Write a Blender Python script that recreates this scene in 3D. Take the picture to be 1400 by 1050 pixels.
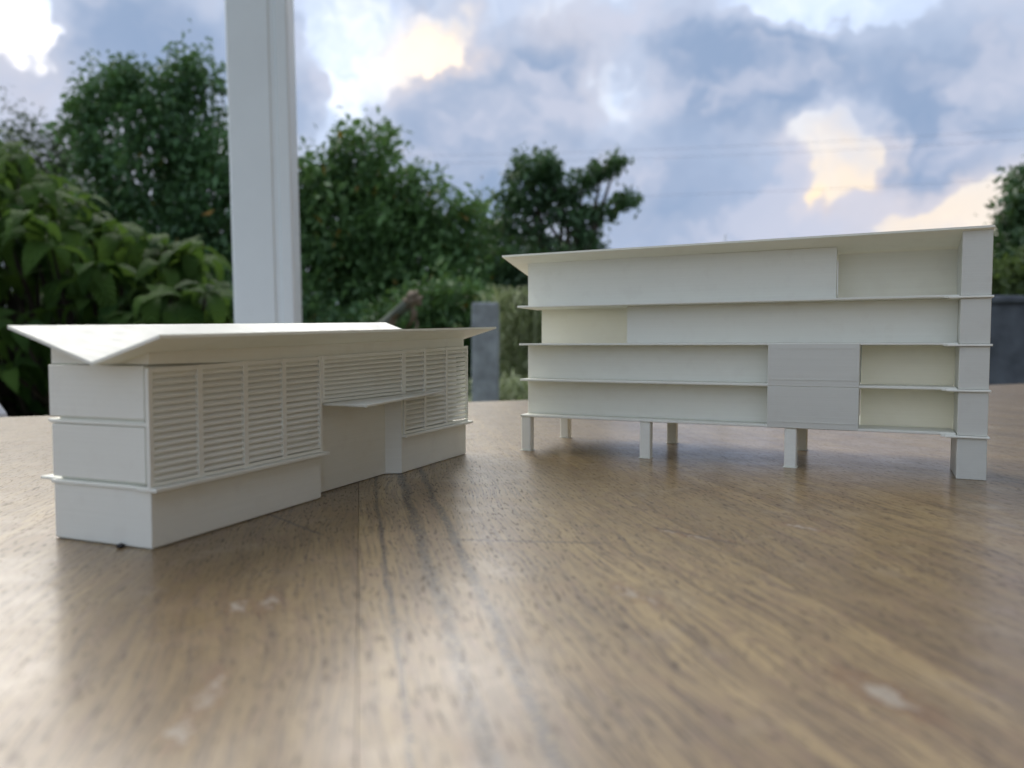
import bpy, bmesh, math, random
import numpy as np
from mathutils import Vector, Matrix, Quaternion

R = math.radians
for o in list(bpy.data.objects):
    bpy.data.objects.remove(o)
S = bpy.context.scene
COL = S.collection

# ------------------------------------------------------------------ camera
CAM_H = 0.055                     # phone propped on the table, lens 5.5 cm above it
PITCH = math.atan((525 - 474) / 1051.0)
cam = bpy.data.cameras.new('camera')
cam.sensor_fit = 'HORIZONTAL'
cam.sensor_width = 36
cam.lens = 1051 / 1400 * 36
cam.clip_start = 0.01
cam.clip_end = 2000
cam.dof.use_dof = True
cam.dof.focus_distance = 0.33
cam.dof.aperture_fstop = 12
co = bpy.data.objects.new('camera', cam)
COL.objects.link(co)
co.location = (0, 0, CAM_H)
co.rotation_euler = (R(90) - PITCH, 0, 0)
S.camera = co

# ------------------------------------------------------------------ sun, exposure
SUN_AZ, SUN_EL = R(-34), R(33)   # azimuth clockwise from +Y: behind the bright break in the clouds, top left
sun = bpy.data.lights.new('sun', 'SUN')
sun.energy = 1.75
sun.angle = R(66)
sun.color = (1.0, 0.94, 0.85)
so = bpy.data.objects.new('sun', sun)
COL.objects.link(so)
sd = Vector((math.sin(SUN_AZ) * math.cos(SUN_EL), math.cos(SUN_AZ) * math.cos(SUN_EL), math.sin(SUN_EL)))
so.rotation_euler = sd.to_track_quat('Z', 'Y').to_euler()
so.location = sd * 30
S.view_settings.view_transform = 'Standard'
S.view_settings.look = 'None'
S.view_settings.gamma = 1
S.view_settings.use_curve_mapping = False
S.view_settings.exposure = 1.14
S.cycles.use_denoising = True
S.cycles.max_bounces = 6
S.cycles.diffuse_bounces = 4
S.cycles.sample_clamp_indirect = 6
S.cycles.use_adaptive_sampling = True
S.cycles.adaptive_threshold = 0.02


# ------------------------------------------------------------------ node helpers
class NT:
    def __init__(s, tree):
        s.t = tree
        s.n = tree.nodes
        s.l = tree.links

    def put(s, node, name, v):
        sock = node.inputs[name]
        if hasattr(v, 'is_output') or isinstance(v, bpy.types.NodeSocket):
            s.l.new(v, sock)
        else:
            sock.default_value = v

    def math(s, op, a, b=0.0, c=None, clamp=False):
        n = s.n.new('ShaderNodeMath')
        n.operation = op
        n.use_clamp = clamp
        s.put(n, 0, a)
        s.put(n, 1, b)
        if c is not None:
            s.put(n, 2, c)
        return n.outputs[0]

    def vm(s, op, a, b=(0, 0, 0), out=0, scale=None):
        n = s.n.new('ShaderNodeVectorMath')
        n.operation = op
        s.put(n, 0, a)
        s.put(n, 1, b)
        if scale is not None:
            s.put(n, 'Scale', scale)
        return n.outputs[out]

    def noise(s, vec, scale, detail=4, rough=0.55, out=0, dist=0.0):
        n = s.n.new('ShaderNodeTexNoise')
        s.put(n, 'Vector', vec)
        s.put(n, 'Scale', scale)
        s.put(n, 'Detail', detail)
        s.put(n, 'Roughness', rough)
        s.put(n, 'Distortion', dist)
        return n.outputs[out]

    def rng(s, v, a, b, c=0.0, d=1.0, smooth=True):
        n = s.n.new('ShaderNodeMapRange')
        n.interpolation_type = 'SMOOTHSTEP' if smooth else 'LINEAR'
        s.put(n, 'Value', v)
        s.put(n, 'From Min', a)
        s.put(n, 'From Max', b)
        s.put(n, 'To Min', c)
        s.put(n, 'To Max', d)
        return n.outputs[0]

    def mix(s, f, a, b, mode='MIX'):
        n = s.n.new('ShaderNodeMix')
        n.data_type = 'RGBA'
        n.blend_type = mode
        n.clamp_factor = True
        for i, v in ((0, f), (6, a), (7, b)):
            if isinstance(v, bpy.types.NodeSocket):
                s.l.new(v, n.inputs[i])
            else:
                n.inputs[i].default_value = v if i == 0 else (tuple(v) + (1,))[:4]
        return n.outputs[2]

    def bump(s, h, strength, dist):
        n = s.n.new('ShaderNodeBump')
        n.inputs['Strength'].default_value = strength
        n.inputs['Distance'].default_value = dist
        s.l.new(h, n.inputs['Height'])
        return n.outputs[0]


def pix(px, py, Y):
    """world point seen at photo pixel (px, py) at forward distance Y (planning only)"""
    a, b = (px - 700) / 1051, -(py - 525) / 1051
    c, s = math.cos(PITCH), math.sin(PITCH)
    d = Vector((a, c + s * b, -s + c * b))
    return Vector((0, 0, CAM_H)) + d * (Y / d.y)


# ------------------------------------------------------------------ world: evening sky with broken cumulus
W = bpy.data.worlds.new('World')
S.world = W
W.use_nodes = True
W.cycles.sampling_method = 'MANUAL'
W.cycles.sample_map_resolution = 512
t = NT(W.node_tree)
bg = [n for n in t.n if n.type == 'BACKGROUND'][0]
bg.inputs['Strength'].default_value = 0.1
sky = t.n.new('ShaderNodeTexSky')
sky.sky_type = 'NISHITA'
sky.sun_disc = False
sky.sun_elevation = SUN_EL
sky.sun_rotation = SUN_AZ
tc = t.n.new('ShaderNodeTexCoord')
d = t.vm('NORMALIZE', tc.outputs['Generated'])
w1 = t.vm('SUBTRACT', t.noise(d, 5.0, 2, 0.55, out=1), (.5, .5, .5))
w2 = t.vm('SUBTRACT', t.noise(d, 18.0, 2.5, 0.7, out=1), (.5, .5, .5))
dw = t.vm('ADD', t.vm('ADD', d, t.vm('SCALE', w1, scale=0.12)), t.vm('SCALE', w2, scale=0.075))


def sky_dir(px, py):
    return (pix(px, py, 1.0) - Vector((0, 0, CAM_H))).normalized()


def blob(px, py, rx, ry, wgt):
    c = sky_dir(px, py)
    v = t.vm('SUBTRACT', dw, tuple(c))
    v = t.vm('MULTIPLY', v, (1051 / rx, 1051 / max(rx, ry), 1051 / ry))
    l = t.vm('LENGTH', v, out=1)
    return t.rng(l, 0.0, 1.0, wgt, 0.0)


def total(lst, start):
    acc = start
    for args in lst:
        acc = t.math('ADD', acc, blob(*args))
    return acc


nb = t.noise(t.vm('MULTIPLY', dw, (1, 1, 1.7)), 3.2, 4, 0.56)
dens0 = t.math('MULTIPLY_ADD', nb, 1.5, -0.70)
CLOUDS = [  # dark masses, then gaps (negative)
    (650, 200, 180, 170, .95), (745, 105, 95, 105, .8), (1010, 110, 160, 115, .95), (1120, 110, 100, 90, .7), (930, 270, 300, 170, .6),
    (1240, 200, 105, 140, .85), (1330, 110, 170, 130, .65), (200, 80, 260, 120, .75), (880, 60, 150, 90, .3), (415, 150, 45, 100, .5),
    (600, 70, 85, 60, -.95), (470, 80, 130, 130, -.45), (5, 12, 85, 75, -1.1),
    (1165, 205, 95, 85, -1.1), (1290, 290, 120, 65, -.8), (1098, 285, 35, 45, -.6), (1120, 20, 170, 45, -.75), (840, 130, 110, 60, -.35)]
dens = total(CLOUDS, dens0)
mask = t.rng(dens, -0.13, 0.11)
core = t.rng(dens, 0.05, 0.75)
fine = t.noise(dw, 9.0, 3, .62)
nb2 = t.noise(t.vm('MULTIPLY', t.vm('ADD', dw, (-.035, 0, .05)), (1, 1, 1.7)), 3.2, 4, 0.56)
relief = t.math('SUBTRACT', nb, nb2)
# glow of the low sun on thin cloud: warm spots
warm = total([(600, 75, 120, 80, 1.25), (1165, 225, 120, 90, .75), (1290, 285, 190, 110, .85), (1098, 285, 60, 60, .9), (20, 60, 120, 70, .4), (780, 55, 100, 70, .5)],
             t.rng(fine, .45, .8, 0.0, .35))
bright = total([(15, 25, 130, 110, .8), (440, 80, 190, 120, .22), (600, 80, 80, 50, .45), (1110, 30, 190, 50, .3)], 0.0)
K = 7.2
def c10(r, g, b):
    return (r * K, g * K, b * K)
gap = t.mix(0.22, c10(.52, .57, .66), sky.outputs[0])
gap = t.mix(t.rng(fine, .35, .7), t.mix(.75, gap, c10(.33, .40, .54)), gap)
gap = t.mix(t.math('MULTIPLY', warm, .8, clamp=True), gap, c10(.74, .60, .44))
hi = t.n.new('ShaderNodeVectorMath'); hi.operation = 'SCALE'
t.l.new(gap, hi.inputs[0])
t.l.new(t.math('MULTIPLY_ADD', bright, .75, 1.0), hi.inputs['Scale'])
edge = t.mix(t.math('MULTIPLY', warm, .55, clamp=True), c10(.37, .42, .53), c10(.54, .44, .39))
dark = t.mix(t.rng(nb, .38, .66), c10(.195, .262, .385), c10(.285, .335, .44))
cloud = t.mix(core, edge, dark)
cloud = t.mix(t.rng(relief, -.02, .14, 0, .55), cloud, c10(.44, .45, .53))
cloud = t.mix(t.rng(relief, .0, -.14, 0, .35), cloud, c10(.17, .245, .37))
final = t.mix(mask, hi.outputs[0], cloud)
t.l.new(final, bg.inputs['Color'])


# ------------------------------------------------------------------ object helpers
def link(o, parent=None):
    COL.objects.link(o)
    if parent is not None:
        o.parent = parent
    return o


def tag(o, label=None, cat=None, group=None, kind=None):
    if label: o['label'] = label
    if cat: o['category'] = cat
    if group: o['group'] = group
    if kind: o['kind'] = kind
    return o


def empty(name, loc=(0, 0, 0), rz=0.0):
    o = bpy.data.objects.new(name, None)
    o.location = loc
    o.rotation_euler = (0, 0, rz)
    o.empty_display_size = 0.02
    return link(o)


def mesh_obj(name, bm, mat, parent=None, smooth=False):
    me = bpy.data.meshes.new(name)
    bm.to_mesh(me)
    bm.free()
    if mat: me.materials.append(mat)
    if smooth:
        for p in me.polygons: p.use_smooth = True
    return link(bpy.data.objects.new(name, me), parent)


def raw_obj(name, verts, faces, mat, parent=None, smooth=False):
    me = bpy.data.meshes.new(name)
    me.from_pydata(verts, [], faces)
    if mat: me.materials.append(mat)
    if smooth:
        for p in me.polygons: p.use_smooth = True
    me.update()
    return link(bpy.data.objects.new(name, me), parent)


def bevel(bm, w):
    if w:
        bmesh.ops.recalc_face_normals(bm, faces=bm.faces[:])
        bmesh.ops.bevel(bm, geom=bm.edges[:], offset=w, segments=1, affect='EDGES', profile=.5)
    return bm


def add_prism(bm, outline, zb, zt):
    """outline: (u, v) points counter-clockwise; zb / zt numbers or functions of (u, v)"""
    fb = zb if callable(zb) else (lambda u, v: zb)
    ft = zt if callable(zt) else (lambda u, v: zt)
    lo = [bm.verts.new((u, v, fb(u, v))) for u, v in outline]
    hi_ = [bm.verts.new((u, v, ft(u, v))) for u, v in outline]
    n = len(outline)
    bm.faces.new(lo[::-1])
    bm.faces.new(hi_)
    for i in range(n):
        j = (i + 1) % n
        bm.faces.new((lo[i], lo[j], hi_[j], hi_[i]))


def prism(name, outline, zb, zt, mat, parent=None, bev=0.0):
    bm = bmesh.new()
    add_prism(bm, outline, zb, zt)
    bevel(bm, bev)
    return mesh_obj(name, bm, mat, parent)


def rect(u0, u1, v0, v1):
    return [(u0, v0), (u1, v0), (u1, v1), (u0, v1)]


def box(name, u0, u1, v0, v1, z0, z1, mat, parent=None, bev=0.0):
    return prism(name, rect(u0, u1, v0, v1), z0, z1, mat, parent, bev)


def tube_into(verts, faces, pts, rads, n=8):
    base = len(verts)
    up = Vector((0, 0, 1))
    for i, p in enumerate(pts):
        a = pts[max(0, i - 1)]
        b = pts[min(len(pts) - 1, i + 1)]
        tdir = (b - a).normalized()
        x = tdir.cross(up if abs(tdir.z) < .9 else Vector((1, 0, 0))).normalized()
        y = tdir.cross(x)
        for k in range(n):
            ang = 2 * math.pi * k / n
            verts.append(p + (x * math.cos(ang) + y * math.sin(ang)) * rads[i])
    for i in range(len(pts) - 1):
        for k in range(n):
            k2 = (k + 1) % n
            faces.append((base + i * n + k, base + i * n + k2, base + (i + 1) * n + k2, base + (i + 1) * n + k))
    faces.append(tuple(base + k for k in range(n))[::-1])
    e = base + (len(pts) - 1) * n
    faces.append(tuple(e + k for k in range(n)))


# ------------------------------------------------------------------ materials
def mat(name):
    m = bpy.data.materials.new(name)
    m.use_nodes = True
    tt = NT(m.node_tree)
    b = [n for n in tt.n if n.type == 'BSDF_PRINCIPLED'][0]
    return m, tt, b


def plain(name, rgb, rough=.6, var=.15, scale=8.0, bump_s=.2, bump_d=.002, spec=.4):
    m, tt, b = mat(name)
    g = tt.n.new('ShaderNodeTexCoord')
    n = tt.noise(g.outputs['Object'], scale, 6, .6)
    col = tt.mix(tt.rng(n, .3, .7), tuple(c * (1 - var) for c in rgb), tuple(min(1, c * (1 + var)) for c in rgb))
    tt.l.new(col, b.inputs['Base Color'])
    b.inputs['Roughness'].default_value = rough
    b.inputs['Specular IOR Level'].default_value = spec
    tt.l.new(tt.bump(tt.noise(g.outputs['Object'], scale * 4, 5, .6), bump_s, bump_d), b.inputs['Normal'])
    return m


def plastic_mat(name, thin, k=1.0):
    """ivory printed plastic: fine horizontal print layers, faint vertical ripples; thin sheets let light through"""
    m, tt, b = mat(name)
    g = tt.n.new('ShaderNodeNewGeometry')
    p = g.outputs['Position']
    lay = tt.noise(tt.vm('MULTIPLY', p, (10, 10, 2600)), 1.0, 3, .7)
    lay2 = tt.noise(tt.vm('MULTIPLY', p, (420, 420, 40)), 1.0, 2, .5)
    sm = tt.noise(p, 130, 3, .6)
    cl = tt.noise(p, 60, 4, .6)
    sc_ = lambda c: tuple(q * k for q in c)
    col = tt.mix(tt.rng(lay, .3, .7), sc_((.755, .77, .69)), sc_((.79, .805, .725)))
    col = tt.mix(tt.math('MULTIPLY', cl, .35), col, sc_((.76, .755, .66)))
    tt.l.new(col, b.inputs['Base Color'])
    col = tt.mix(tt.rng(sm, .52, .72, 0, .16), col, sc_((.62, .60, .53)))
    tt.l.new(tt.rng(sm, .3, .7, .34, .50), b.inputs['Roughness'])
    tt.l.new(col, b.inputs['Base Color'])
    b.inputs['Specular IOR Level'].default_value = .45
    h = tt.math('ADD', lay, tt.math('MULTIPLY', lay2, .35))
    nrm = tt.bump(tt.math('ADD', h, tt.math('MULTIPLY', sm, .6)), .5, .00012)
    tt.l.new(nrm, b.inputs['Normal'])
    if thin:
        tr = tt.n.new('ShaderNodeBsdfTranslucent')
        tr.inputs[0].default_value = (.95, .92, .81, 1)
        ms = tt.n.new('ShaderNodeMixShader')
        ms.inputs[0].default_value = thin
        out = [n for n in tt.n if n.type == 'OUTPUT_MATERIAL'][0]
        tt.l.new(b.outputs[0], ms.inputs[1])
        tt.l.new(tr.outputs[0], ms.inputs[2])
        tt.l.new(ms.outputs[0], out.inputs[0])
    return m


GR = R(11.2)                       # the boards run this far left of straight ahead
GX, GY = Vector((math.cos(GR), math.sin(GR), 0)), Vector((-math.sin(GR), math.cos(GR), 0))


def wood_mat():
    m, tt, b = mat('varnished_board')
    g = tt.n.new('ShaderNodeNewGeometry')
    oi = tt.n.new('ShaderNodeObjectInfo')
    p = g.outputs['Position']
    a = tt.vm('DOT_PRODUCT', p, tuple(GX), out=1)
    l = tt.vm('DOT_PRODUCT', p, tuple(GY), out=1)
    rnd = oi.outputs['Random']
    # slow wander of the grain
    cmb0 = tt.n.new('ShaderNodeCombineXYZ')
    tt.put(cmb0, 0, tt.math('MULTIPLY', a, 9)); tt.put(cmb0, 1, tt.math('MULTIPLY', l, 5)); tt.put(cmb0, 2, tt.math('MULTIPLY', rnd, 40))
    wob = tt.math('SUBTRACT', tt.noise(cmb0.outputs[0], 1.0, 3, .5), .5)
    aw = tt.math('MULTIPLY_ADD', wob, .03, a)

    def grain(sa, sl, det, rough, off=0.0):
        c = tt.n.new('ShaderNodeCombineXYZ')
        tt.put(c, 0, tt.math('MULTIPLY', aw, sa)); tt.put(c, 1, tt.math('MULTIPLY', l, sl))
        tt.put(c, 2, tt.math('MULTIPLY_ADD', rnd, 30, off))
        return tt.noise(c.outputs[0], 1.0, det, rough)
    broad = grain(26, 2.2, 3, .55)
    med = grain(210, 9, 4, .66, 3)
    fine_ = grain(1500, 42, 2, .6, 7)
    pores = grain(1700, 230, 1, .5, 11)
    blot = tt.noise(p, 45, 4, .68)
    fig = grain(330, 95, 3, .65, 17)
    c1 = tt.mix(tt.rng(broad, .28, .72), (.185, .124, .052), (.36, .258, .118))
    c2 = tt.mix(tt.math('MULTIPLY', tt.rng(med, .47, .66), .5), c1, (.14, .088, .044))
    c2 = tt.mix(tt.math('MULTIPLY', tt.rng(fine_, .47, .60), .75), c2, (.10, .062, .032))
    c2 = tt.mix(tt.math('MULTIPLY', tt.rng(fig, .52, .64), .5), c2, (.20, .125, .075))
    c2 = tt.mix(tt.math('MULTIPLY', tt.rng(blot, .54, .68), .55), c2, (.26, .17, .085))
    c2 = tt.mix(tt.math('MULTIPLY', tt.rng(blot, .46, .30), .35), c2, (.36, .28, .18))
    pm = tt.rng(pores, .60, .68)
    c2 = tt.mix(tt.math('MULTIPLY', pm, .7), c2, (.05, .030, .018))
    c2 = tt.mix(tt.math('MULTIPLY', oi.outputs['Object Index'], .05), c2, (.155, .098, .044))
    # two dark veins in the board right of the seam
    vein = None
    wv = tt.math('SUBTRACT', tt.noise(tt.vm('MULTIPLY', p, (30, 14, 1)), 1.0, 3, .6), .5)
    vsp = tt.rng(tt.noise(p, 850, 2, .7), .38, .50)
    for pos, wid in ((.0165, .0013), (.0258, .0010), (.0060, .0004)):
        dd = tt.math('ABSOLUTE', tt.math('SUBTRACT', tt.math('MULTIPLY_ADD', wv, .006, a), pos))
        v_ = tt.math('MULTIPLY', tt.rng(dd, wid * 2.2, wid * .4), vsp)
        vein = v_ if vein is None else tt.math('MAXIMUM', vein, v_)
    c2 = tt.mix(tt.math('MULTIPLY', vein, .95), c2, (.03, .022, .018))
    # old knocks: bare pale chips with a rusty rim, and two hairline scratches
    warp = tt.vm('SCALE', tt.vm('SUBTRACT', tt.noise(p, 330, 3, .7, out=1), (.5, .5, .5)), scale=.011)
    pw = tt.vm('ADD', p, warp)
    near = None
    for cx, cy, lx, ly, ang in ((.059, .1191, .0023, .0062, 24), (.0262, .1705, .0014, .0045, 20), (-.0482, .1200, .0014, .0060, 8), (-.0525, .1630, .0011, .0050, 8),
                                (-.0580, .1610, .0013, .0030, 5), (.0306, .1640, .0011, .0030, 30), (.0884, .2320, .0012, .0060, 40), (.0555, .2190, .0011, .0055, 60),
                                (-.0475, .1080, .0012, .0040, 10), (.0480, .2260, .0008, .0050, 62)):
        mp = tt.n.new('ShaderNodeMapping')
        mp.vector_type = 'TEXTURE'
        tt.put(mp, 'Vector', pw)
        mp.inputs['Location'].default_value = (cx, cy, 0)
        mp.inputs['Rotation'].default_value = (0, 0, R(ang))
        mp.inputs['Scale'].default_value = (lx, ly, .05)
        rr = tt.vm('LENGTH', mp.outputs[0], out=1)
        near = rr if near is None else tt.math('MINIMUM', near, rr)
    chip = tt.rng(near, 1.15, .75)
    rim = tt.rng(near, 2.3, 1.2)
    c2 = tt.mix(tt.math('MULTIPLY', rim, .6), c2, (.17, .085, .035))
    c2 = tt.mix(tt.math('MULTIPLY', tt.math('MULTIPLY', chip, tt.rng(blot, .3, .55)), .6), c2, (.42, .39, .32))
    scr = None
    for (x0, y0), (x1, y1) in (((-.0215, .2176), (.0266, .2127)), ((.0425, .2329), (.0640, .2111)), ((-.09, .262), (-.055, .222))):
        dv = Vector((x1 - x0, y1 - y0, 0)); ln = dv.length; dv.normalize()
        q = tt.vm('SUBTRACT', tt.vm('ADD', p, tt.vm('SCALE', warp, scale=.25)), (x0, y0, 0))
        al = tt.vm('DOT_PRODUCT', q, tuple(dv), out=1)
        ac = tt.math('ABSOLUTE', tt.vm('DOT_PRODUCT', q, (-dv.y, dv.x, 0), out=1))
        s_ = tt.math('MULTIPLY', tt.rng(ac, .0010, .0003), tt.math('MULTIPLY', tt.rng(al, -.001, .004), tt.rng(al, ln + .001, ln - .004)))
        scr = s_ if scr is None else tt.math('MAXIMUM', scr, s_)
    c2 = tt.mix(tt.math('MULTIPLY', scr, .9), c2, (.06, .032, .02))
    tt.l.new(c2, b.inputs['Base Color'])
    rough = tt.math('ADD', tt.rng(blot, .3, .7, .34, .46), tt.math('MULTIPLY', pm, .25))
    tt.l.new(rough, b.inputs['Roughness'])
    b.inputs['Specular IOR Level'].default_value = .5
    b.inputs['Coat Weight'].default_value = .4
    b.inputs['Coat IOR'].default_value = 1.5
    b.inputs['Coat Roughness'].default_value = .20
    h = tt.math('ADD', tt.math('MULTIPLY', fine_, -.35), tt.math('MULTIPLY', pm, -.6))
    h = tt.math('ADD', h, tt.math('MULTIPLY', med, -.5))
    h = tt.math('ADD', h, tt.math('MULTIPLY', tt.math('MAXIMUM', chip, scr), -.8))
    tt.l.new(tt.bump(h, .26, .00022), b.inputs['Normal'])
    return m


def leaf_mat(name, a, b_, rough=.5, trans=.35, veins=False, spec=.4, yellow=0.0):
    m, tt, b = mat(name)
    g = tt.n.new('ShaderNodeNewGeometry')
    oi = tt.n.new('ShaderNodeObjectInfo')
    r = tt.math('FRACT', tt.math('ADD', g.outputs['Random Per Island'], oi.outputs['Random']))
    p = g.outputs['Position']
    col = tt.mix(r, a, b_)
    col = tt.mix(tt.math('MULTIPLY', tt.rng(tt.noise(p, 2.2, 2, .5), .35, .7), .6), col, tuple(c * 1.6 for c in b_))
    col = tt.mix(tt.rng(r, .80, .99, 0, .5), col, tuple(c * 2.0 for c in b_))
    if yellow:
        col = tt.mix(tt.rng(r, 1 - yellow, 1 - yellow + .002, smooth=False), col, (.30, .16, .02))
    tt.l.new(col, b.inputs['Base Color'])
    b.inputs['Roughness'].default_value = rough
    b.inputs['Specular IOR Level'].default_value = spec
    if veins:
        uv = tt.n.new('ShaderNodeUVMap')
        sep = tt.n.new('ShaderNodeSeparateXYZ')
        tt.l.new(uv.outputs[0], sep.inputs[0])
        u = tt.math('ABSOLUTE', tt.math('SUBTRACT', sep.outputs[0], .5))
        ph = tt.math('MULTIPLY', tt.math('SUBTRACT', sep.outputs[1], tt.math('MULTIPLY', u, .35)), 62)
        hh = tt.math('SINE', ph)
        tt.l.new(tt.bump(hh, .9, .012), b.inputs['Normal'])
    tr = tt.n.new('ShaderNodeBsdfTranslucent')
    tt.l.new(tt.mix(.5, col, (.10, .16, .015)), tr.inputs[0])
    ms = tt.n.new('ShaderNodeMixShader')
    ms.inputs[0].default_value = trans
    out = [n for n in tt.n if n.type == 'OUTPUT_MATERIAL'][0]
    tt.l.new(b.outputs[0], ms.inputs[1])
    tt.l.new(tr.outputs[0], ms.inputs[2])
    tt.l.new(ms.outputs[0], out.inputs[0])
    return m


M_PLA = plastic_mat('printed_plastic', 0, 1.13)
M_SHELL = plastic_mat('thin_printed_plastic', .34, 1.12)
M_THIN = plastic_mat('printed_plastic_sheet', .14, 1.14)
M_SHADED = plastic_mat('shaded_printed_plastic', 0, .86)  # same plastic darkened: weaker light on tower and box put into the colour
M_WOOD = wood_mat()
M_PAINT = plain('white_paint', (.74, .80, .80), .45, .03, 5, .12, .002)
M_CEIL = plain('ceiling_boards', (.26, .19, .125), .7, .12, 4)
M_HOUSE = plain('house_render', (.36, .26, .15), .85, .12, 3)
M_FLOOR = plain('porch_tiles', (.30, .25, .20), .6, .15, 5)
M_GRASS = plain('lawn', (.055, .085, .025), .9, .35, 3)
M_BARK = plain('bark', (.055, .045, .034), .9, .3, 14, .8, .01)
M_POST = plain('weathered_post', (.30, .335, .35), .9, .3, 10, .6, .006)
M_CONC = plain('stained_concrete', (.10, .115, .135), .9, .4, 5, .7, .006)
M_CABLE = plain('black_cable', (.02, .02, .022), .6)
M_CHAIR = plain('white_chair_plastic', (.72, .74, .76), .4, .04, 8, .05, .001)
M_DRY = plain('dead_branch', (.20, .16, .115), .9, .35, 22, .7, .005)
M_LEAF_A = leaf_mat('vine_leaf', (.045, .105, .050), (.085, .175, .070), .5, .30, yellow=.006)
M_LEAF_B = leaf_mat('shrub_leaf', (.055, .125, .050), (.105, .200, .065), .5, .35, yellow=.012)
M_LEAF_C = leaf_mat('dark_leaf', (.034, .075, .040), (.065, .130, .055), .5, .25)
M_LEAF_N = leaf_mat('broad_leaf', (.040, .110, .030), (.120, .220, .050), .55, .42, veins=True, spec=.12)
M_LEAF_G = leaf_mat('grass_blade', (.20, .24, .13), (.32, .36, .20), .6, .35)
M_LEAF_P = leaf_mat('pale_shrub_leaf', (.05, .085, .03), (.09, .13, .045), .6, .35)
M_LEAF_F = leaf_mat('far_leaf', (.022, .04, .02), (.035, .06, .028), .6, .25)

# ------------------------------------------------------------------ setting: ground, porch, house
GZ = -0.75
ground = raw_obj('ground', [(-300, -300, GZ - .02), (300, -300, GZ - .02), (300, 300, GZ - .02), (-300, 300, GZ - .02)], [(0, 1, 2, 3)], M_GRASS)
tag(ground, kind='structure')
pf = box('porch_floor', -0.85, 3.0, -2.6, 1.75, GZ - .12, GZ, M_FLOOR, bev=.004)
tag(pf, kind='structure')
pc = box('porch_ceiling', .95, 3.1, -2.7, 1.55, 1.72, 1.80, M_CEIL)  # out of view; its reach is shaped to block overhead sky on the right
tag(pc, kind='structure')
hw = empty('house', (2.1, 0, GZ))
tag(hw, 'plain brown rendered house wall beside the porch, right of the table', 'house')
box('side_wall', 0, .2, -2.6, 1.75, 0, 2.47, M_HOUSE, hw)

# ------------------------------------------------------------------ table of boards
table = empty('table', (0, 0, GZ))
tag(table, 'worn varnished wooden table top with dark veins and pale chips', 'table')
E0, E1 = Vector((-.386, .606, 0)), Vector((.724, 1.122, 0))          # two points on its far edge
ed = (E1 - E0).normalized()
TOP = 0.75
rng_ = random.Random(3)
bw = .098
for i in range(-9, 14):
    a0 = -.0008 + i * bw
    a1 = a0 + bw - .00013
    def end(a, off=0.0):
        # where the line across=a meets the far edge
        # GX*a + GY*l on E0 + ed*k
        n = Vector((-ed.y, ed.x, 0))
        return (n.dot(E0) - n.dot(GX) * a) / n.dot(GY) - off
    pts = []
    for a, l in ((a0, -.45), (a1, -.45), (a1, end(a1)), (a0, end(a0))):
        w_ = GX * a + GY * l
        pts.append((w_.x, w_.y))
    bm = bmesh.new()
    dz = rng_.uniform(-.00012, .00012) if i not in (-1, 0) else 0
    add_prism(bm, pts, TOP - .028, TOP + (0 if i == 0 else -.00004 + dz * .2))
    pk = mesh_obj('plank', bm, M_WOOD, table)
    pk.pass_index = {-1: 5, 0: 1, 1: 3}.get(i, rng_.randrange(1, 9))
for lx, ly in ((-.55, -.3), (1.0, -.1), (-.45, .42), (.95, .95)):
    box('leg', lx - .035, lx + .035, ly - .035, ly + .035, 0, TOP - .10, M_WOOD, table, .003)
for (x0, y0), (x1, y1) in (((-.55, -.3), (1.0, -.1)), ((-.45, .42), (.95, .95)), ((-.55, -.3), (-.45, .42)), ((1.0, -.1), (.95, .95))):
    dv = Vector((x1 - x0, y1 - y0, 0)).normalized(); nv = Vector((-dv.y, dv.x, 0)) * .012
    q = [(x0 + nv.x, y0 + nv.y), (x0 - nv.x, y0 - nv.y), (x1 - nv.x, y1 - nv.y), (x1 + nv.x, y1 + nv.y)]
    prism('apron', q, TOP - .11, TOP - .0285, M_WOOD, table)

# ------------------------------------------------------------------ low model with butterfly roof and louvre screens
lo_ = empty('building_model', (-.09745, .20575, 0), R(68.48))
tag(lo_, 'low ivory model building with butterfly roof and slatted louvre screens', 'model building', 'printed model buildings on the table')
BV = .00018


def lerp(a, b, k):
    return a + (b - a) * k


# roof cross-sections at the near (u = -.008) and far (u = .2065) end: eave, valley, rear eave
RN = [(-.008, -.0126, .0580), (-.008, .0110, .0510), (-.008, .0427, .0609)]
RF = [(.2065, -.0147, .0651), (.2065, .0165, .0560), (.2065, .0500, .0681)]


def roof_z(u, v):
    k = (u + .008) / .2145
    e, m_, b_ = [tuple(lerp(RN[i][j], RF[i][j], k) for j in (1, 2)) for i in range(3)]
    if v <= m_[0]:
        return lerp(e[1], m_[1], (v - e[0]) / (m_[0] - e[0]))
    return lerp(m_[1], b_[1], (v - m_[0]) / (b_[0] - m_[0]))


def scr_top(u):
    return .0493 + .0301 * u


ENTRY = [(.0766, 0), (.0766, .0062), (.1310, .0062), (.1346, 0)]
prism('ground_storey_wall', [(0, 0)] + ENTRY + [(.2011, 0), (.2011, .0366), (0, .0366)], .0003, .0160, M_PLA, lo_, BV)
prism('foot', [(.0006, .0006), (.0760, .0006), (.0760, .0068), (.1316, .0068), (.1352, .0006), (.2005, .0006), (.2005, .0360), (.0006, .0360)], 0, .0004, M_PLA, lo_)
prism('floor_slab', [(-.0005, .0046), (.0765, .0046), (.0765, .0066), (.1364, .0066), (.1364, .0046), (.2009, .0046), (.2009, .0373), (-.0005, .0373)], .01605, .0171, M_PLA, lo_, BV)
box('core_wall', .0014, .0758, .0032, .0352, .0172, .0498, M_PLA, lo_)
box('core_wall', .0760, .1368, .0072, .0352, .0172, .0498, M_PLA, lo_)
box('core_wall', .1370, .1945, .0040, .0352, .0172, .0498, M_PLA, lo_)
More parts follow.
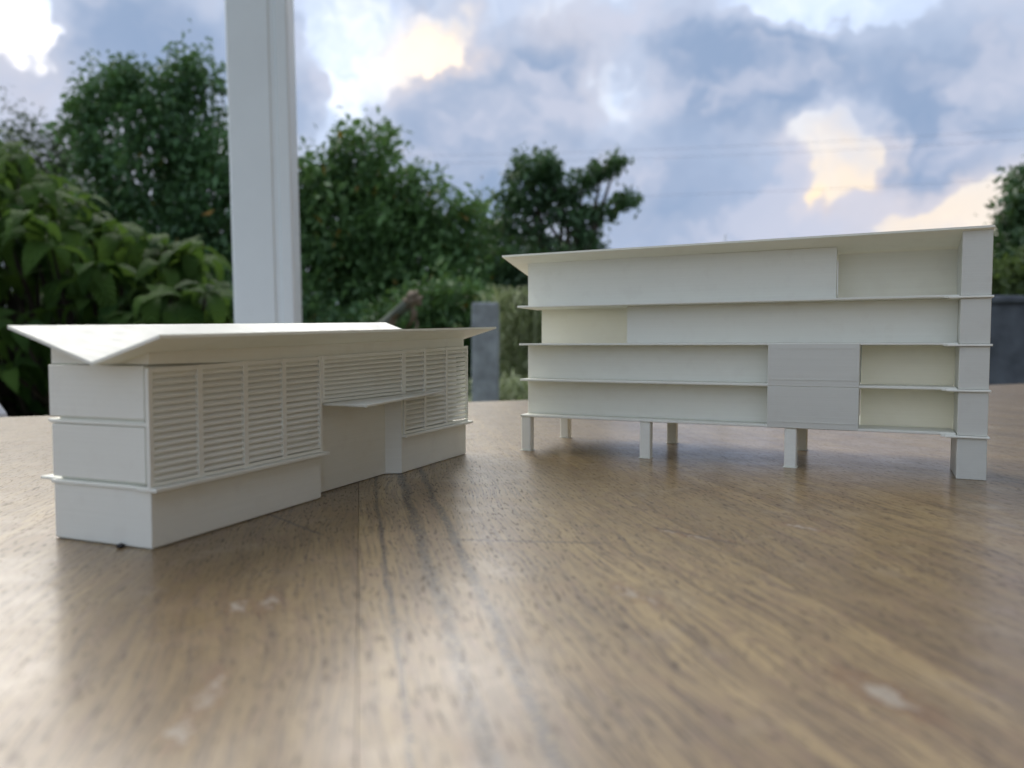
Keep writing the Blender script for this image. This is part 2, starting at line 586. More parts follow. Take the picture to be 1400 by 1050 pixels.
UPE = [(.0772, .0030), (.0772, .0070), (.1319, .0070), (.1332, .0030)]
prism('middle_storey_wall', [(0.0002, .0019), (.0012, .0030)][:1] + [(.0030, .0024)] + UPE + [(.1965, .0030), (.1965, .0372), (.0002, .0372)],
      .0179, .0331, M_PLA, lo_, BV)
box('floor_slab', .0000, .1970, .0006, .0378, .0333, .0343, M_PLA, lo_, BV)
prism('top_storey_wall', [(0.0002, .0019), (.0030, .0024), (.0300, .0030), (.1965, .0030), (.1965, .0380), (.0002, .0380)], .0352, .0499, M_PLA, lo_, BV)
box('entrance_wall', .0768, .1312, .0058, .0064, 0.0003, .0334, M_PLA, lo_)
prism('entrance_jamb', [(.1311, .0060), (.1347, -.0002), (.1362, -.0002), (.1362, .0060)], .0003, .0335, M_PLA, lo_)
# the wall under the roof: follows the butterfly section
bm = bmesh.new()
secs = []
for u in (.0010, .2005):
    k = (u + .008) / .2145
    vm_ = lerp(RN[1][1], RF[1][1], k)
    sec = [(u, .0008, .0502), (u, .0376, .0502), (u, .0376, roof_z(u, .0376) - .0005), (u, vm_, roof_z(u, vm_) - .0005), (u, .0008, roof_z(u, .0008) - .0005)]
    secs.append([bm.verts.new(p) for p in sec])
n = 5
bm.faces.new(secs[0][::-1]); bm.faces.new(secs[1])
for i in range(n):
    j = (i + 1) % n
    bm.faces.new((secs[0][i], secs[0][j], secs[1][j], secs[1][i]))
bmesh.ops.recalc_face_normals(bm, faces=bm.faces[:])
mesh_obj('upper_wall', bm, M_PLA, lo_)
# roof: two thin leaves
roof = None
for A, B in ((0, 1), (1, 2)):
    th = .0009
    vs = [RN[A], RN[B], RF[B], RF[A]]
    lower = [(p[0], p[1], p[2] - th) for p in vs]
    o = raw_obj('roof_leaf', [Vector(p) for p in vs + lower],
                [(0, 3, 2, 1), (4, 5, 6, 7), (0, 1, 5, 4), (1, 2, 6, 5), (2, 3, 7, 6), (3, 0, 4, 7)], M_THIN, lo_)
# sills and rear balconies
box('window_sill', -.0007, .0790, -.0026, .0045, .01575, .0169, M_PLA, lo_, BV)
box('window_sill', .1352, .2045, -.0026, .0045, .01575, .0169, M_PLA, lo_, BV)
box('rear_balcony', .0030, .190, .0374, .0462, .0160, .0169, M_PLA, lo_, BV)
box('rear_balcony', .0030, .190, .0379, .0425, .0333, .0341, M_PLA, lo_, BV)
# entrance canopy, a tapering blade
prism('canopy', [(.0785, -.0008), (.0770, -.0194), (.1675, -.0048), (.1675, -.0009), (.1330, -.0009), (.1330, .0044), (.0785, .0044)], .0336, .0345, M_THIN, lo_, BV)


def screen(u0, u1, divs, zb, nsl):
    v0, v1 = -.0008, .0004
    zt = lambda u, v: scr_top(u)
    bm = bmesh.new()
    bwid = .0020
    us = [u0] + divs + [u1]
    bars = []
    for i, u in enumerate(us):
        if i == 0: bars.append((u, u + bwid * .7))
        elif i == len(us) - 1: bars.append((u - bwid * .7, u))
        else: bars.append((u - bwid / 2, u + bwid / 2))
    for a, b_ in bars:
        add_prism(bm, rect(a, b_, v0, v1), zb, zt)
    for (a, b_), (c_, d_) in zip(bars[:-1], bars[1:]):
        add_prism(bm, rect(b_, c_, v0 + .0001, v1 - .0001), lambda u, v: scr_top(u) - .0014, lambda u, v: scr_top(u) - .0001)
        add_prism(bm, rect(b_, c_, v0 + .0001, v1 - .0001), zb + .0001, zb + .0012)
    fr = mesh_obj('louvre_screen', bm, M_PLA, lo_)
    for (a, b_), (c_, d_) in zip(bars[:-1], bars[1:]):
        for k in range(nsl):
            fz = lambda u: lerp(zb + .0012, scr_top(u) - .0014, (k + .5) / nsl)
            hgt, dep, th = .00062, .00045, .00060       # half height, half depth, thickness
            vs = []
            for u in (b_ - .0001, c_ + .0001):
                z = fz(u)
                # blade leans: its lower edge outward
                vs += [(u, -dep - .0001, z - hgt), (u, dep, z + hgt), (u, dep, z + hgt + th), (u, -dep - .0001, z - hgt + th)]
            raw_obj('slat', [Vector(p) for p in vs], [(0, 1, 2, 3)[::-1], (4, 5, 6, 7), (0, 4, 5, 1)[::-1], (1, 5, 6, 2)[::-1], (2, 6, 7, 3)[::-1], (3, 7, 4, 0)[::-1]], M_PLA, fr)
    return fr


screen(-.0008, .0768, [.0178, .0369, .0557], .0170, 16)
screen(.0770, .1362, [], .0346, 9)
screen(.1364, .2022, [.1560, .1779], .0170, 16)

# ------------------------------------------------------------------ four-storey model on legs
tall = empty('building_model', (.0062, .40537, 0), R(-25.77))
tag(tall, 'tall four-storey ivory model building raised on square legs with open balconies', 'model building', 'printed model buildings on the table')
DP = .072
ZS = [(.0180, .0191, -.0020), (.0369, .0380, -.0022), (.0557, .0567, -.0028), (.0755, .0765, -.0039)]   # slab bottom, top, left end
SK = -.06    # the end walls run slightly askew
for z0, z1, ul in ZS:
    dp = DP if z0 < .02 else .031
    prism('floor_slab', [(ul, 0), (.1985, 0), (.1985, dp), (ul + SK * dp, dp)], z0, z1, M_THIN, tall, BV)


def wall(name, u0, u1, v0, v1, z0, z1, bev=BV, left=True, m=None):
    """a thin printed sheet with a return along its left end"""
    th = .0011 if m is None else .0006
    v1 = min(v1, .030)
    pts = [(u0, v0), (u1, v0), (u1, v0 + th), (u0 + th, v0 + th), (u0 + th + SK * (v1 - v0), v1), (u0 + SK * (v1 - v0), v1)] if left else rect(u0, u1, v0, v0 + th)
    zt = z1 if callable(z1) else z1 - .00005
    return prism(name, pts, z0 + .00005, zt, m or M_THIN, tall, bev)


rz = lambda v: .1030 - .20 * (v + .003) if v < .0320 else .1030 - .20 * .0350 + .20 * (v - .0320)
FR = .0100
# storeys one and two: wall set back behind a balcony, projecting box, deeper bay, tower
for (z0, z1) in ((.0191, .0369), (.0380, .0557)):
    wall('storey_wall', -.0021, .1240, FR, .038, z0, z1)
    wall('deep_bay_wall', .1616, .1989, .0205, .038, z0, z1, left=False, m=M_SHELL)
    prism('projecting_box', rect(.1231, .1614, -.0002, .0204), z0 - .0010 if z0 < .03 else z0 - .0009, z1 + (.0001 if z0 < .03 else .0006), M_SHADED, tall, BV)
for z in (.0208, .0400, .0541):
    box('box_trim', .1236, .1609, -.00035, -.0002, z, z + .0003, M_SHADED, tall)
# storey three: deep bay at the left, then flush wall
wall('deep_bay_wall', -.0015, .0529, .0270, .030, .0567, .0755, m=M_SHELL)
wall('storey_wall', .0531, .1989, FR, .0269, .0567, .0755)
# storey four: wall under the eave, deep bay at the right
under = lambda u, v: rz(v) - .0006
wall('storey_wall', -.0021, .1508, FR, .038, .0765, under, bev=0)
prism('bay_side_wall', rect(.1497, .1508, FR + .0012, .0204), .07655, under, M_THIN, tall)
wall('deep_bay_wall', .1509, .1989, .0205, .030, .0765, under, bev=0, left=False, m=M_SHELL)
rr_ = random.Random(5)
for i in range(24):
    u = .004 + i * .0061 + rr_.uniform(-.0012, .0012)
    zr = .0925 + rr_.uniform(-.0006, .0006)
    box('print_ridge', u, u + .00016, FR - .00010, FR, zr, zr + rr_.uniform(.0022, .0038), M_THIN, tall)
# roof leaves
for v0, v1 in ((-.003, .0320), (.0320, .046)):
    th = .0009
    ua = lambda v: -.0114 + SK * v * .5
    vs = [(ua(v0), v0, rz(v0)), (.2100, v0, rz(v0) + .0009), (.2100, v1, rz(v1) + .0009), (ua(v1), v1, rz(v1))]
    lower = [(p[0], p[1], p[2] - th) for p in vs]
    raw_obj('roof_leaf', [Vector(p) for p in vs + lower],
            [(0, 1, 2, 3), (7, 6, 5, 4), (4, 5, 1, 0), (5, 6, 2, 1), (6, 7, 3, 2), (7, 4, 0, 3)], M_THIN, tall)
# stair tower at the right end with its own landings
tz = [0, .0172, .0364, .0552, .0750]
tt_ = [.0172, .0364, .0552, .0750, .1024]
for z0, z1 in zip(tz, tt_):
    top = (lambda u, v: rz(v) + .0001) if z1 > .1 else z1 - .0001
    prism('stair_tower', rect(.1990, .2098, -.0006, .0310), z0 + (.0010 if z0 else 0), top, M_SHADED, tall, BV)
for z in tz[1:]:
    box('landing_slab', .1945, .2106, -.0018, .0316, z, z + .0009, M_PLA, tall, BV)
    box('slab_tab', .1930, .1944, -.0012, .0010, z + .0003, z + .0012, M_PLA, tall)
# legs, each with a bright first-layer brim
for u, v in ((-.0016, .0004), (.0630, .0004), (.1308, .0004), (-.0048, .0630), (.0603, .0640), (.1299, .0655)):
    lg = box('leg', u, u + .0052, v, v + .0052, .0003, .01795, M_PLA, tall, .0004)
    box('brim', u - .0004, u + .0056, v - .0004, v + .0056, .00002, .00035, M_PLA, lg)

# ------------------------------------------------------------------ porch column
cp = pix(377, 525, 1.38)
col_ = empty('porch_column', (cp.x, cp.y, GZ))
col_.rotation_euler = (0, R(-0.75), R(4))
tag(col_, 'white painted square porch column with a grooved batten along one side', 'column')
box('shaft', -.052, .022, -.030, .035, 0, 2.55, M_PAINT, col_, .003)
box('groove', .0215, .0300, -.0265, .033, 0, 2.55, M_PAINT, col_)
box('batten', .0298, .0530, -.029, .034, 0, 2.55, M_PAINT, col_, .003)
box('beam', .0535, 1.0, -.028, .034, 2.44, 2.55, M_PAINT, col_, .003)
box('base_block', -.066, .067, -.045, .05, .001, .12, M_PAINT, col_, .004)


# ------------------------------------------------------------------ foliage
NP = np.random.default_rng(11)


def leaf_cloud(centers, spread, per, size, aspect=.45, droop=.35, normal_bias=None):
    """numpy arrays of folded 4-vertex leaves scattered round clump centres"""
    n = len(centers) * per
    c = np.repeat(centers, per, axis=0) + NP.normal(0, 1, (n, 3)) * spread
    ax = NP.normal(0, 1, (n, 3))
    ax[:, 2] -= droop * 1.5
    ax /= np.linalg.norm(ax, axis=1)[:, None]
    rnd = NP.normal(0, 1, (n, 3))
    rnd[:, 2] += 1.2
    side = np.cross(ax, rnd)
    side /= np.linalg.norm(side, axis=1)[:, None]
    nor = np.cross(side, ax)
    L = size * NP.uniform(.6, 1.3, n)[:, None] * np.repeat(NP.uniform(.6, 1.45, len(centers)), per)[:, None]
    wd = L * aspect * .5
    fold = wd * NP.uniform(.1, .6, n)[:, None]
    v = np.empty((n, 4, 3))
    v[:, 0] = c - ax * L * .5
    v[:, 1] = c + side * wd + nor * fold - ax * L * .05
    v[:, 2] = c + ax * L * .5 - nor * fold * .6
    v[:, 3] = c - side * wd + nor * fold - ax * L * .05
    return v.reshape(-1, 3)


def leaves_obj(name, v, m, parent=None):
    n = len(v) // 4
    me = bpy.data.meshes.new(name)
    me.vertices.add(len(v))
    me.vertices.foreach_set('co', v.astype(np.float32).ravel())
    idx = np.arange(n) * 4
    tri = np.stack([idx, idx + 1, idx + 2, idx, idx + 2, idx + 3], 1).astype(np.int32).ravel()
    me.loops.add(len(tri))
    me.loops.foreach_set('vertex_index', tri)
    me.polygons.add(n * 2)
    me.polygons.foreach_set('loop_start', np.arange(0, n * 6, 3, dtype=np.int32))
    me.polygons.foreach_set('loop_total', np.full(n * 2, 3, dtype=np.int32))
    me.materials.append(m)
    me.update(calc_edges=True)
    return link(bpy.data.objects.new(name, me), parent)


def shell_points(blobs, n, inner=.55):
    """clump centres in the outer shell of a set of ellipsoids; blobs = (centre, radii)"""
    vol = np.array([r[0] * r[1] + r[0] * r[2] + r[1] * r[2] for _, r in blobs])
    cnt = np.maximum(1, (n * vol / vol.sum())).astype(int)
    out = []
    for (c, r), k in zip(blobs, cnt):
        u = NP.normal(0, 1, (k, 3))
        u /= np.linalg.norm(u, axis=1)[:, None]
        rad = NP.uniform(inner ** 2, 1.08, k) ** .5
        lump = 1 + .26 * np.sin(u[:, 0] * 7 + c[0] * 3) * np.sin(u[:, 2] * 6 + c[2]) + .18 * np.sin(u[:, 1] * 11 + u[:, 2] * 9)
        out.append(np.array(c) + u * np.array(r) * (rad * lump)[:, None])
    return np.concatenate(out)


def trunk_obj(root, base, tips, r0, m, bend=.12):
    verts, faces = [], []
    rr = random.Random(int(abs(base.x) * 100) + 5)
    fork = base + Vector((0, 0, max(.25, (min(t_.z for t_ in tips) - base.z) * .55)))
    fork += Vector((rr.uniform(-.1, .1), rr.uniform(-.1, .1), 0))
    tube_into(verts, faces, [base, lerp(base, fork, .5) + Vector((rr.uniform(-bend, bend) * .5, 0, 0)), fork], [r0, r0 * .82, r0 * .68], 10)
    for tp in tips:
        mid = lerp(fork, tp, .5) + Vector((rr.uniform(-bend, bend), rr.uniform(-bend, bend), .08))
        tube_into(verts, faces, [fork, lerp(fork, mid, .6), mid, tp], [r0 * .55, r0 * .42, r0 * .3, r0 * .08], 7)
    raw_obj('trunk', [v - root.location for v in verts], faces, m, root, True)


def tree(name, label, cat, blobs_px, Y, nclump, per, spread, size, m, r0=.09, inner=.55, gap=0.0, extra=None, aspect=.45, group=None, thick=None, bare=None):
    """blobs_px: (px, py, rx, ry[, dY]) photo-planned positions at distance Y, turned into world ellipsoids"""
    blobs = []
    for b_ in blobs_px:
        yy = Y + (b_[4] if len(b_) > 4 else 0)
        c = pix(b_[0], b_[1], yy)
        k = yy / 1051
        rx, rz_ = b_[2] * k, b_[3] * k
        blobs.append((tuple(c), (rx, thick or max(.25, min(rx, rz_) * .9), rz_)))
    bx = sum(b_[0][0] for b_ in blobs) / len(blobs)
    by = sum(b_[0][1] for b_ in blobs) / len(blobs)
    root = empty(name, (bx, by, GZ - .02))
    tag(root, label, cat, group)
    pts = shell_points(blobs, nclump, inner)
    if gap:
        ph = np.sin(pts[:, 0] * 5.3 + 1) * np.sin(pts[:, 2] * 6.1) + .6 * np.sin(pts[:, 1] * 7 + pts[:, 0] * 9)
        pts = pts[ph > -1.2 + gap]
    if extra is not None:
        pts = np.concatenate([pts, extra])
    pts = pts[pts[:, 2] > GZ + .03]
    v = leaf_cloud(pts, spread, per, size, aspect)
    v[:, 2] = np.maximum(v[:, 2], GZ - .01)
    leaves_obj('crown', v - np.array(root.location), m, root)
    tips = [Vector(c) + Vector((0, 0, r[2] * .3)) for c, r in blobs][:9]
    trunk_obj(root, Vector((bx, by, GZ - .03)), tips, r0, m=bare or M_BARK)
    return root


def spray(px, py, Y, w, h, n, up=True):
    """extra clump centres along thin twigs that stick out of a crown"""
    out = []
    for _ in range(n):
        x0 = px + NP.uniform(-w, w)
        y1 = py - NP.uniform(.2, 1) * h
        sl = NP.uniform(-.6, .6)
        for k in np.linspace(0, 1, 7):
            p = pix(x0 + sl * h * k * .6, lerp(py, y1, k), Y + NP.uniform(-.3, .3))
            out.append(tuple(p))
    return np.array(out)


# tall vine-smothered tree behind the column
tree('vine_covered_tree', 'tallest dark tree smothered in vines, left of the white column', 'tree',
     [(215, 235, 95, 105), (150, 205, 58, 55), (262, 190, 62, 58), (285, 310, 100, 115), (200, 380, 130, 125), (330, 275, 70, 105), (300, 440, 140, 140), (120, 325, 60, 85), (230, 150, 40, 28)],
     8.2, 2300, 16, .085, .085, M_LEAF_A, .14, .55, .30,
     np.concatenate([spray(275, 125, 8.2, 32, 60, 9), spray(200, 125, 8.2, 45, 42, 9), spray(115, 165, 8.2, 25, 40, 6), spray(150, 135, 8.2, 30, 40, 6)]))
tree('spreading_tree', 'rounded dark green tree just right of the white column', 'tree',
     [(480, 308, 92, 95), (440, 262, 58, 52), (525, 300, 68, 68), (570, 352, 68, 68), (430, 405, 100, 115), (520, 425, 105, 98), (600, 395, 75, 80), (490, 238, 38, 32), (610, 325, 40, 32)],
     7.6, 2200, 16, .080, .080, M_LEAF_B, .13, .55, .25,
     np.concatenate([spray(490, 205, 7.6, 45, 35, 6), spray(575, 265, 7.6, 25, 40, 4), spray(640, 300, 7.6, 22, 26, 5)]))
tree('forked_tree', 'dark ragged tree with two arms against the sky, behind the tall model', 'tree',
     [(722, 243, 34, 22), (752, 240, 20, 16), (700, 275, 26, 20), (735, 280, 34, 24), (772, 268, 24, 15), (798, 250, 22, 12), (822, 238, 20, 9), (842, 226, 10, 7),
      (780, 300, 30, 16), (815, 292, 26, 10), (848, 280, 20, 7), (690, 312, 24, 22), (728, 322, 20, 18), (800, 325, 26, 22), (765, 345, 34, 20), (700, 355, 36, 26), (745, 365, 50, 24), (815, 352, 18, 18)],
     9.0, 560, 15, .055, .085, M_LEAF_C, .10, .15, .05,
     np.concatenate([spray(730, 226, 9.0, 22, 18, 4), spray(852, 276, 9.0, 12, 12, 2), spray(845, 224, 9.0, 6, 10, 1)]), thick=.22)
tree('thin_leaved_tree', 'sparse feathery tree at the left edge, behind the broad-leaved bush', 'tree',
     [(30, 230, 80, 50), (80, 250, 55, 60), (20, 300, 90, 80), (95, 310, 50, 60)],
     11.0, 620, 14, .11, .10, M_LEAF_F, .10, .25, .35,
     np.concatenate([spray(35, 200, 11, 22, 75, 5), spray(85, 215, 11, 35, 50, 6)]), aspect=.25)
tree('shade_tree', 'dark rounded tree at the right edge above the grey wall', 'tree',
     [(1420, 290, 48, 40), (1395, 345, 32, 45), (1440, 360, 60, 70), (1430, 245, 40, 22), (1500, 300, 80, 90)],
     6.4, 1300, 16, .06, .07, M_LEAF_C, .10, .55, .05)
tree('pale_shrub', 'pale green flowering shrub rising over the grey wall', 'shrub',
     [(1385, 390, 30, 32), (1425, 385, 30, 35), (1340, 400, 35, 30), (1290, 410, 50, 30)],
     4.4, 420, 14, .045, .05, M_LEAF_P, .02, .4, .05, thick=.2)
tree('low_shrub', 'bright low shrub in front of the rounded tree, left of the grey post', 'shrub',
     [(600, 425, 48, 40), (640, 440, 35, 50), (560, 460, 60, 50), (620, 480, 60, 60)],
     5.6, 700, 15, .05, .06, M_LEAF_B, .03, .5, .05)
tree('hedge_shrub', 'dark shrub mass below the ragged forked tree', 'shrub',
     [(680, 400, 55, 60), (740, 430, 80, 80), (690, 470, 70, 70), (790, 450, 60, 70), (650, 340, 45, 45)],
     8.4, 1300, 16, .075, .08, M_LEAF_C, .05, .55, .05)
tree('garden_shrub', 'leafy dark shrub low behind the left table edge', 'shrub',
     [(60, 500, 110, 70), (200, 500, 110, 80), (330, 500, 110, 80), (440, 490, 90, 70)],
     6.4, 1500, 16, .07, .08, M_LEAF_A, .04, .5, .05)

# grassy plants by the post: arching pale blades
def grass_clump(name, label, px, pyb, pyt, Y, width, n, m, seed, blade=.012):
    rr = np.random.default_rng(seed)
    b0 = pix(px, pyb, Y)
    root = empty(name, (b0.x, b0.y, GZ - .02))
    tag(root, label, 'plant')
    verts, faces = [], []
    top = pix(px, pyt, Y).z
    for i in range(n):
        x = rr.normal(0, width * .35); y = rr.normal(0, width * .35)
        h0 = rr.uniform(0, (top - GZ) * .82)
        ln = rr.uniform(.16, .34)
        az = rr.uniform(0, 2 * math.pi)
        dx, dy = math.cos(az), math.sin(az)
        prev = None
        for k in range(5):
            s_ = k / 4
            cx = x + dx * ln * .55 * s_
            cy = y + dy * ln * .55 * s_
            cz = h0 + ln * (s_ * .75 - s_ * s_ * .62) + .02
            w_ = blade * (1 - s_ * .85) * .5
            verts.append((cx - dy * w_, cy + dx * w_, cz))
            verts.append((cx + dy * w_, cy - dx * w_, cz))
            if k:
                j = len(verts)
                faces.append((j - 4, j - 3, j - 1, j - 2))
    raw_obj('blades', verts, faces, m, root)
    vs, fs = [], []
    for i in range(14):
        x = rr.normal(0, width * .25); y = rr.normal(0, width * .25)
        tube_into(vs, fs, [Vector((x, y, 0)), Vector((x * 1.1, y * 1.1, (top - GZ) * .5)), Vector((x * 1.3, y * 1.3, (top - GZ) * rr.uniform(.7, .95)))], [.008, .006, .003], 5)
    raw_obj('stems', vs, fs, m, root, True)
    return root


grass_clump('tall_reed_plant', 'tall pale feathery reed plant right of the grey post', 716, 560, 352, 5.0,   .30, 3600, M_LEAF_G, 4)
grass_clump('grass_tuft', 'low yellow-green grass tuft at the foot of the grey post', 705, 560, 492, 4.2, .38, 1500, M_LEAF_G, 5)
grass_clump('thin_weed', 'thin weed stem rising above the roof of the tall model', 990, 420, 300, 6.5, .05, 60, M_LEAF_P, 6, .01)

# ------------------------------------------------------------------ broad-leaved bush (each big leaf its own piece)
def big_leaf_mesh(seed):
    rr = random.Random(seed)
    L, wd = 1.0, rr.uniform(.30, .40)
    droop = rr.uniform(.8, 1.5)
    verts, faces, uvs = [], [], []
    N = 8
    for i in range(N + 1):
        s_ = i / N
        w_ = wd * .5 * (math.sin(math.pi * min(1, s_ ** .85)) ** .75) + .006
        x = s_ * L * (1 - .26 * droop * s_)
        z = .42 * s_ - droop * .70 * s_ * s_
        wav = .012 * math.sin(i * 2.2 + seed)
        for j, k in enumerate((-1, -.5, 0, .5, 1)):
            verts.append((x, k * w_, z + abs(k) * w_ * .38 - (k * k) * w_ * .22 + wav * abs(k)))
            uvs.append((.5 + k * .5, s_))
    for i in range(N):
        for j in range(4):
            a = i * 5 + j
            faces.append((a, a + 5, a + 6, a + 1))
    me = bpy.data.meshes.new('leaf')
    me.from_pydata(verts, [], faces)
    ul = me.uv_layers.new(name='UVMap')
    for lp in me.loops:
        ul.data[lp.index].uv = uvs[lp.vertex_index]
    for p in me.polygons: p.use_smooth = True
    me.materials.append(M_LEAF_N)
    return me


LM = [big_leaf_mesh(i) for i in range(7)]
bush_y = 3.7
bc = pix(60, 480, bush_y)
bush = empty('broad_leaved_bush', (bc.x, bc.y, GZ - .02))
tag(bush, 'bush with large drooping ribbed green leaves at the left edge', 'bush')
rb = random.Random(21)
ros = []
prof = [(-260, 190), (-100, 170), (0, 190), (60, 215), (100, 265), (140, 305), (190, 318), (240, 325), (290, 345), (318, 400), (330, 470)]


def top_at(px):
    for (x0, y0), (x1, y1) in zip(prof[:-1], prof[1:]):
        if x0 <= px <= x1:
            return y0 + (y1 - y0) * (px - x0) / (x1 - x0)
    return 480


for i in range(360):
    px = rb.uniform(-240, 318)
    ty = top_at(px)
    q = rb.random()
    py = ty + 8 + (q ** 1.4) * (640 - ty)
    yy = bush_y - .25 + rb.uniform(-.35, .8) + (.3 if q < .25 else 0)
    ros.append(pix(px, py, yy))
all_leaves = []
for p in ros:
    n = rb.randint(5, 8)
    a0 = rb.uniform(0, 6.28)
    tilt = Vector((rb.uniform(-.35, .35), rb.uniform(-.55, .1), 1)).normalized()
    qt = Vector((0, 0, 1)).rotation_difference(tilt)
    for k in range(n):
        az = a0 + k * 6.283 / n + rb.uniform(-.3, .3)
        sz = rb.uniform(.12, .27)
        pit = rb.uniform(-.35, .75) if k < n - 1 else -.7
        rot = qt @ Quaternion((0, 0, 1), az) @ Quaternion((0, 1, 0), pit)
        all_leaves.append((p, rot, sz, rb.randrange(7)))


def in_view(p):
    v = p - Vector((0, 0, CAM_H))
    return v.x / v.y > -.69 and v.z > -.40


all_leaves.sort(key=lambda e: (not in_view(e[0]), e[0].y))
rest_v, rest_f, rest_uv = [], [], []
vis = [e for e in all_leaves]
# the 290 leaves that show largest are pieces of their own, the others one part
for i, (p, rot, sz, k) in enumerate(vis):
    if i < 290:
        o = bpy.data.objects.new('leaf', LM[k])
        o.rotation_mode = 'QUATERNION'
        o.rotation_quaternion = rot
        o.location = p - bush.location
        o.scale = (sz, sz, sz)
        link(o, bush)
    else:
        me = LM[k]
        b0 = len(rest_v)
        for v in me.vertices:
            rest_v.append(p - bush.location + rot @ (v.co * sz))
        for f in me.polygons:
            rest_f.append(tuple(b0 + q for q in f.vertices))
            rest_uv += [tuple(me.uv_layers[0].data[li].uv) for li in f.loop_indices]
ro = raw_obj('foliage', rest_v, rest_f, M_LEAF_N, bush, True)
ul = ro.data.uv_layers.new(name='UVMap')
ul.data.foreach_set('uv', np.array(rest_uv, dtype=np.float32).ravel())
tag(ro, kind='stuff')
vs, fs = [], []
for i, p in enumerate(ros):
    if i % 2 == 0:
        b0 = Vector((lerp(bc.x, p.x, .45), bc.y + rb.uniform(-.1, .3), GZ - .02))
        mid = lerp(b0, p, .6) + Vector((0, .05, .12))
        tube_into(vs, fs, [b0, mid, p], [.022, .013, .006], 6)
raw_obj('stem', [v - bush.location for v in vs], fs, M_BARK, bush, True)

# ------------------------------------------------------------------ post, wall, dead branch, cables, chair
pp = pix(664, 470, 3.0)
po = empty('fence_post', (pp.x, pp.y, GZ - .05))
tag(po, 'weathered grey wooden post between the two models', 'post')
ptop = pix(664, 414, 3.0).z - (GZ - .05)
prism('shaft', rect(-.052, .052, -.05, .05), 0, lambda u, v: ptop - .012 * (v + .05) * 10, M_POST, po, .006)
box('strap', -.055, .055, -.053, -.049, ptop - .10, ptop - .085, M_POST, po)

wp = pix(1380, 404, 3.2)
gw = empty('garden_wall', (wp.x, 3.2, GZ - .05))
gw.rotation_euler = (0, 0, R(3))
tag(gw, 'low dark grey stained concrete garden wall at the right edge', 'wall')
wt = wp.z - (GZ - .05)
box('wall_panel', -.95, 2.4, 0, .12, 0, wt - .035, M_CONC, gw, .006)
box('coping', -.97, 2.42, -.015, .135, wt - .034, wt, M_CONC, gw, .008)

d0, d1 = pix(515, 452, 3.1), pix(566, 408, 3.0)
db = empty('broken_branch', (d0.x, d0.y, GZ - .02))
tag(db, 'broken slanting branch stub with brown cut end behind the low model', 'branch')
vs, fs = [], []
g0 = Vector((d0.x - .30, d0.y + .3, GZ - .02))
tube_into(vs, fs, [g0, lerp(g0, d0, .6), d0, lerp(d0, d1, .6), d1], [.04, .034, .026, .022, .026], 9)
raw_obj('limb', [v - db.location for v in vs], fs, plain('lichen_bark', (.12, .14, .11), .9, .3, 20, .7, .004), db, True)
bm = bmesh.new()
e1 = (d1 - d0).normalized()
bmesh.ops.create_icosphere(bm, subdivisions=3, radius=1)
rj = random.Random(8)
for v in bm.verts:
    n_ = v.co.copy()
    k = 1 + .28 * math.sin(n_.x * 7 + 1) * math.sin(n_.z * 6) + rj.uniform(-.10, .10)
    v.co = Vector((n_.x * .030, n_.y * .03, n_.z * .038)) * k
bmesh.ops.rotate(bm, verts=bm.verts, matrix=Vector((0, 0, 1)).rotation_difference(e1).to_matrix())
bmesh.ops.translate(bm, verts=bm.verts, vec=d1 - db.location - e1 * .01)
mesh_obj('cut_end', bm, M_DRY, db, True)
dl = bpy.data.meshes.new('dead_leaf')
for i, (qx, qy, az, pt, sz) in enumerate(((556, 425, .4, .9, .16), (545, 428, 2.4, .7, .13), (562, 418, -.8, 1.1, .11))):
    me = LM[i].copy()
    me.materials.clear()
    me.materials.append(M_DRY)
    o = bpy.data.objects.new('dead_leaf', me)
    o.location = pix(qx, qy, 3.0) - db.location
    o.rotation_euler = (rj.uniform(-.4, .4), pt, az)
    o.scale = (sz, sz * .7, sz)
    link(o, db)

# a dark crumb lying at the foot of the low model
bm = bmesh.new()
bmesh.ops.create_icosphere(bm, subdivisions=2, radius=1)
for v in bm.verts:
    v.co = Vector((v.co.x * .0011, v.co.y * .0008, v.co.z * .0006)) * (1 + rj.uniform(-.3, .3))
cr = mesh_obj('crumb', bm, M_CABLE)
cr.location = (-.1075, .2085, .0005)
tag(cr, 'tiny dark crumb on the table at the foot of the low model', 'crumb')

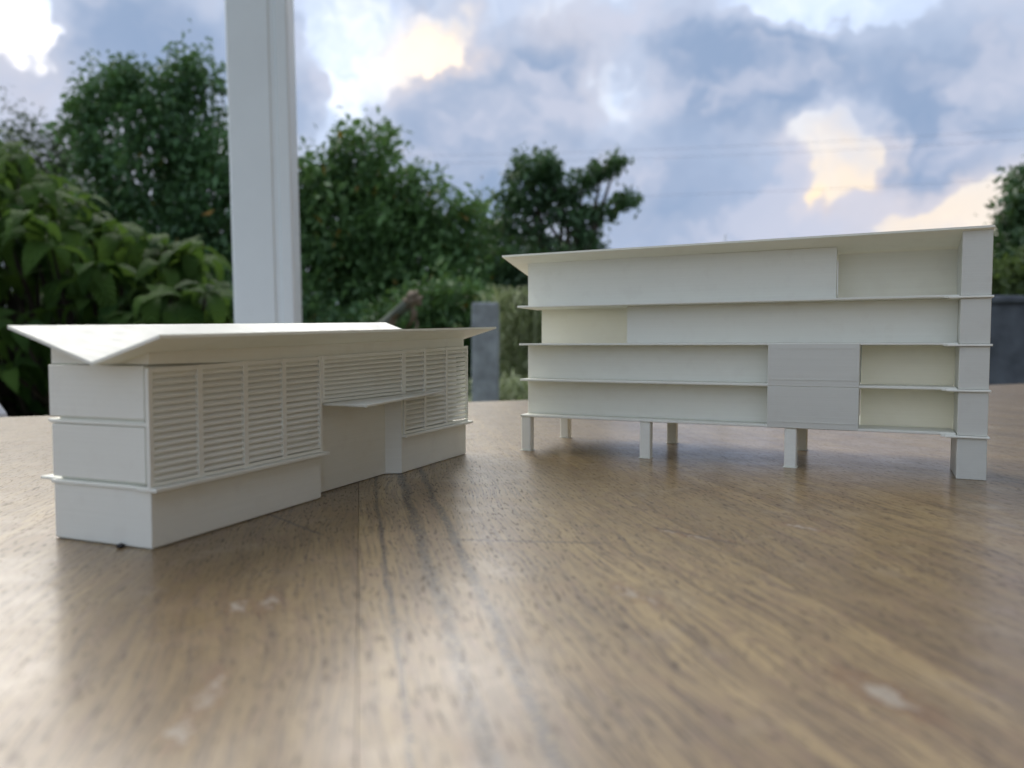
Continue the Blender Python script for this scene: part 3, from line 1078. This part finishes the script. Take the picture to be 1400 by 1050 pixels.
for i, (ya, yb, lab) in enumerate(((206, 176, 'upper'), (216, 190, 'second'), (266, 243, 'lowest'))):
    a, b_ = pix(350, ya + 10, 45), pix(1500, yb - 4, 38)
    pts = []
    for k in range(25):
        s_ = k / 24
        p = lerp(a, b_, s_ * 1.5 - .25)
        sg = (s_ - .5) ** 2 * 4
        pts.append(p + Vector((0, 0, -.9 * (1 - sg) + .55)))
    vs, fs = [], []
    tube_into(vs, fs, pts, [.0045] * 25, 6)
    o = raw_obj('power_line', vs, fs, M_CABLE, None, True)
    tag(o, '%s of the thin dark power lines crossing the cloudy sky' % lab, 'power line', 'power lines in the sky')

# white garden chair whose back edge just shows beyond the table at the left
chp = pix(-62, 560, .92)
ch = empty('garden_chair', (chp.x + .047, chp.y + .125, GZ))
ch.rotation_euler = (0, 0, R(-12))
tag(ch, 'white plastic garden chair, its back just showing at the left edge', 'chair')
box('seat', -.21, .21, -.22, .20, .40, .425, M_CHAIR, ch, .008)
for lx in (-.19, .16):
    for ly in (-.20, .16):
        box('leg', lx, lx + .03, ly, ly + .03, 0, .40, M_CHAIR, ch, .005)
bm = bmesh.new()
prof_ = [(-.21, .40), (.21, .40), (.205, .60), (.185, .74), (.14, .81), (.07, .835), (-.07, .835), (-.14, .81), (-.185, .74), (-.205, .60)]
f_ = [bm.verts.new((x, -.20 - (z - .40) * .18, z)) for x, z in prof_]
b2 = [bm.verts.new((x, -.222 - (z - .40) * .18, z)) for x, z in prof_]
bm.faces.new(f_); bm.faces.new(b2[::-1])
for i in range(len(prof_)):
    j = (i + 1) % len(prof_)
    bm.faces.new((f_[i], b2[i], b2[j], f_[j]))
bmesh.ops.recalc_face_normals(bm, faces=bm.faces[:])
mesh_obj('backrest', bm, M_CHAIR, ch)

# ------------------------------------------------------------------ far belt of trees all round the garden
ang = NP.uniform(0, 2 * math.pi, 2600)
rad = NP.uniform(17, 21, 2600)
zz = GZ + NP.uniform(0, 1, 2600) ** .8 * (1.2 + .25 * np.sin(ang * 13) + .2 * np.sin(ang * 29))
pts = np.stack([np.sin(ang) * rad, np.cos(ang) * rad, zz], 1)
far = leaves_obj('distant_trees', leaf_cloud(pts, .28, 16, .30, .55), M_LEAF_F)
tag(far, 'dark green belt of trees far behind the garden', 'trees', kind='stuff')
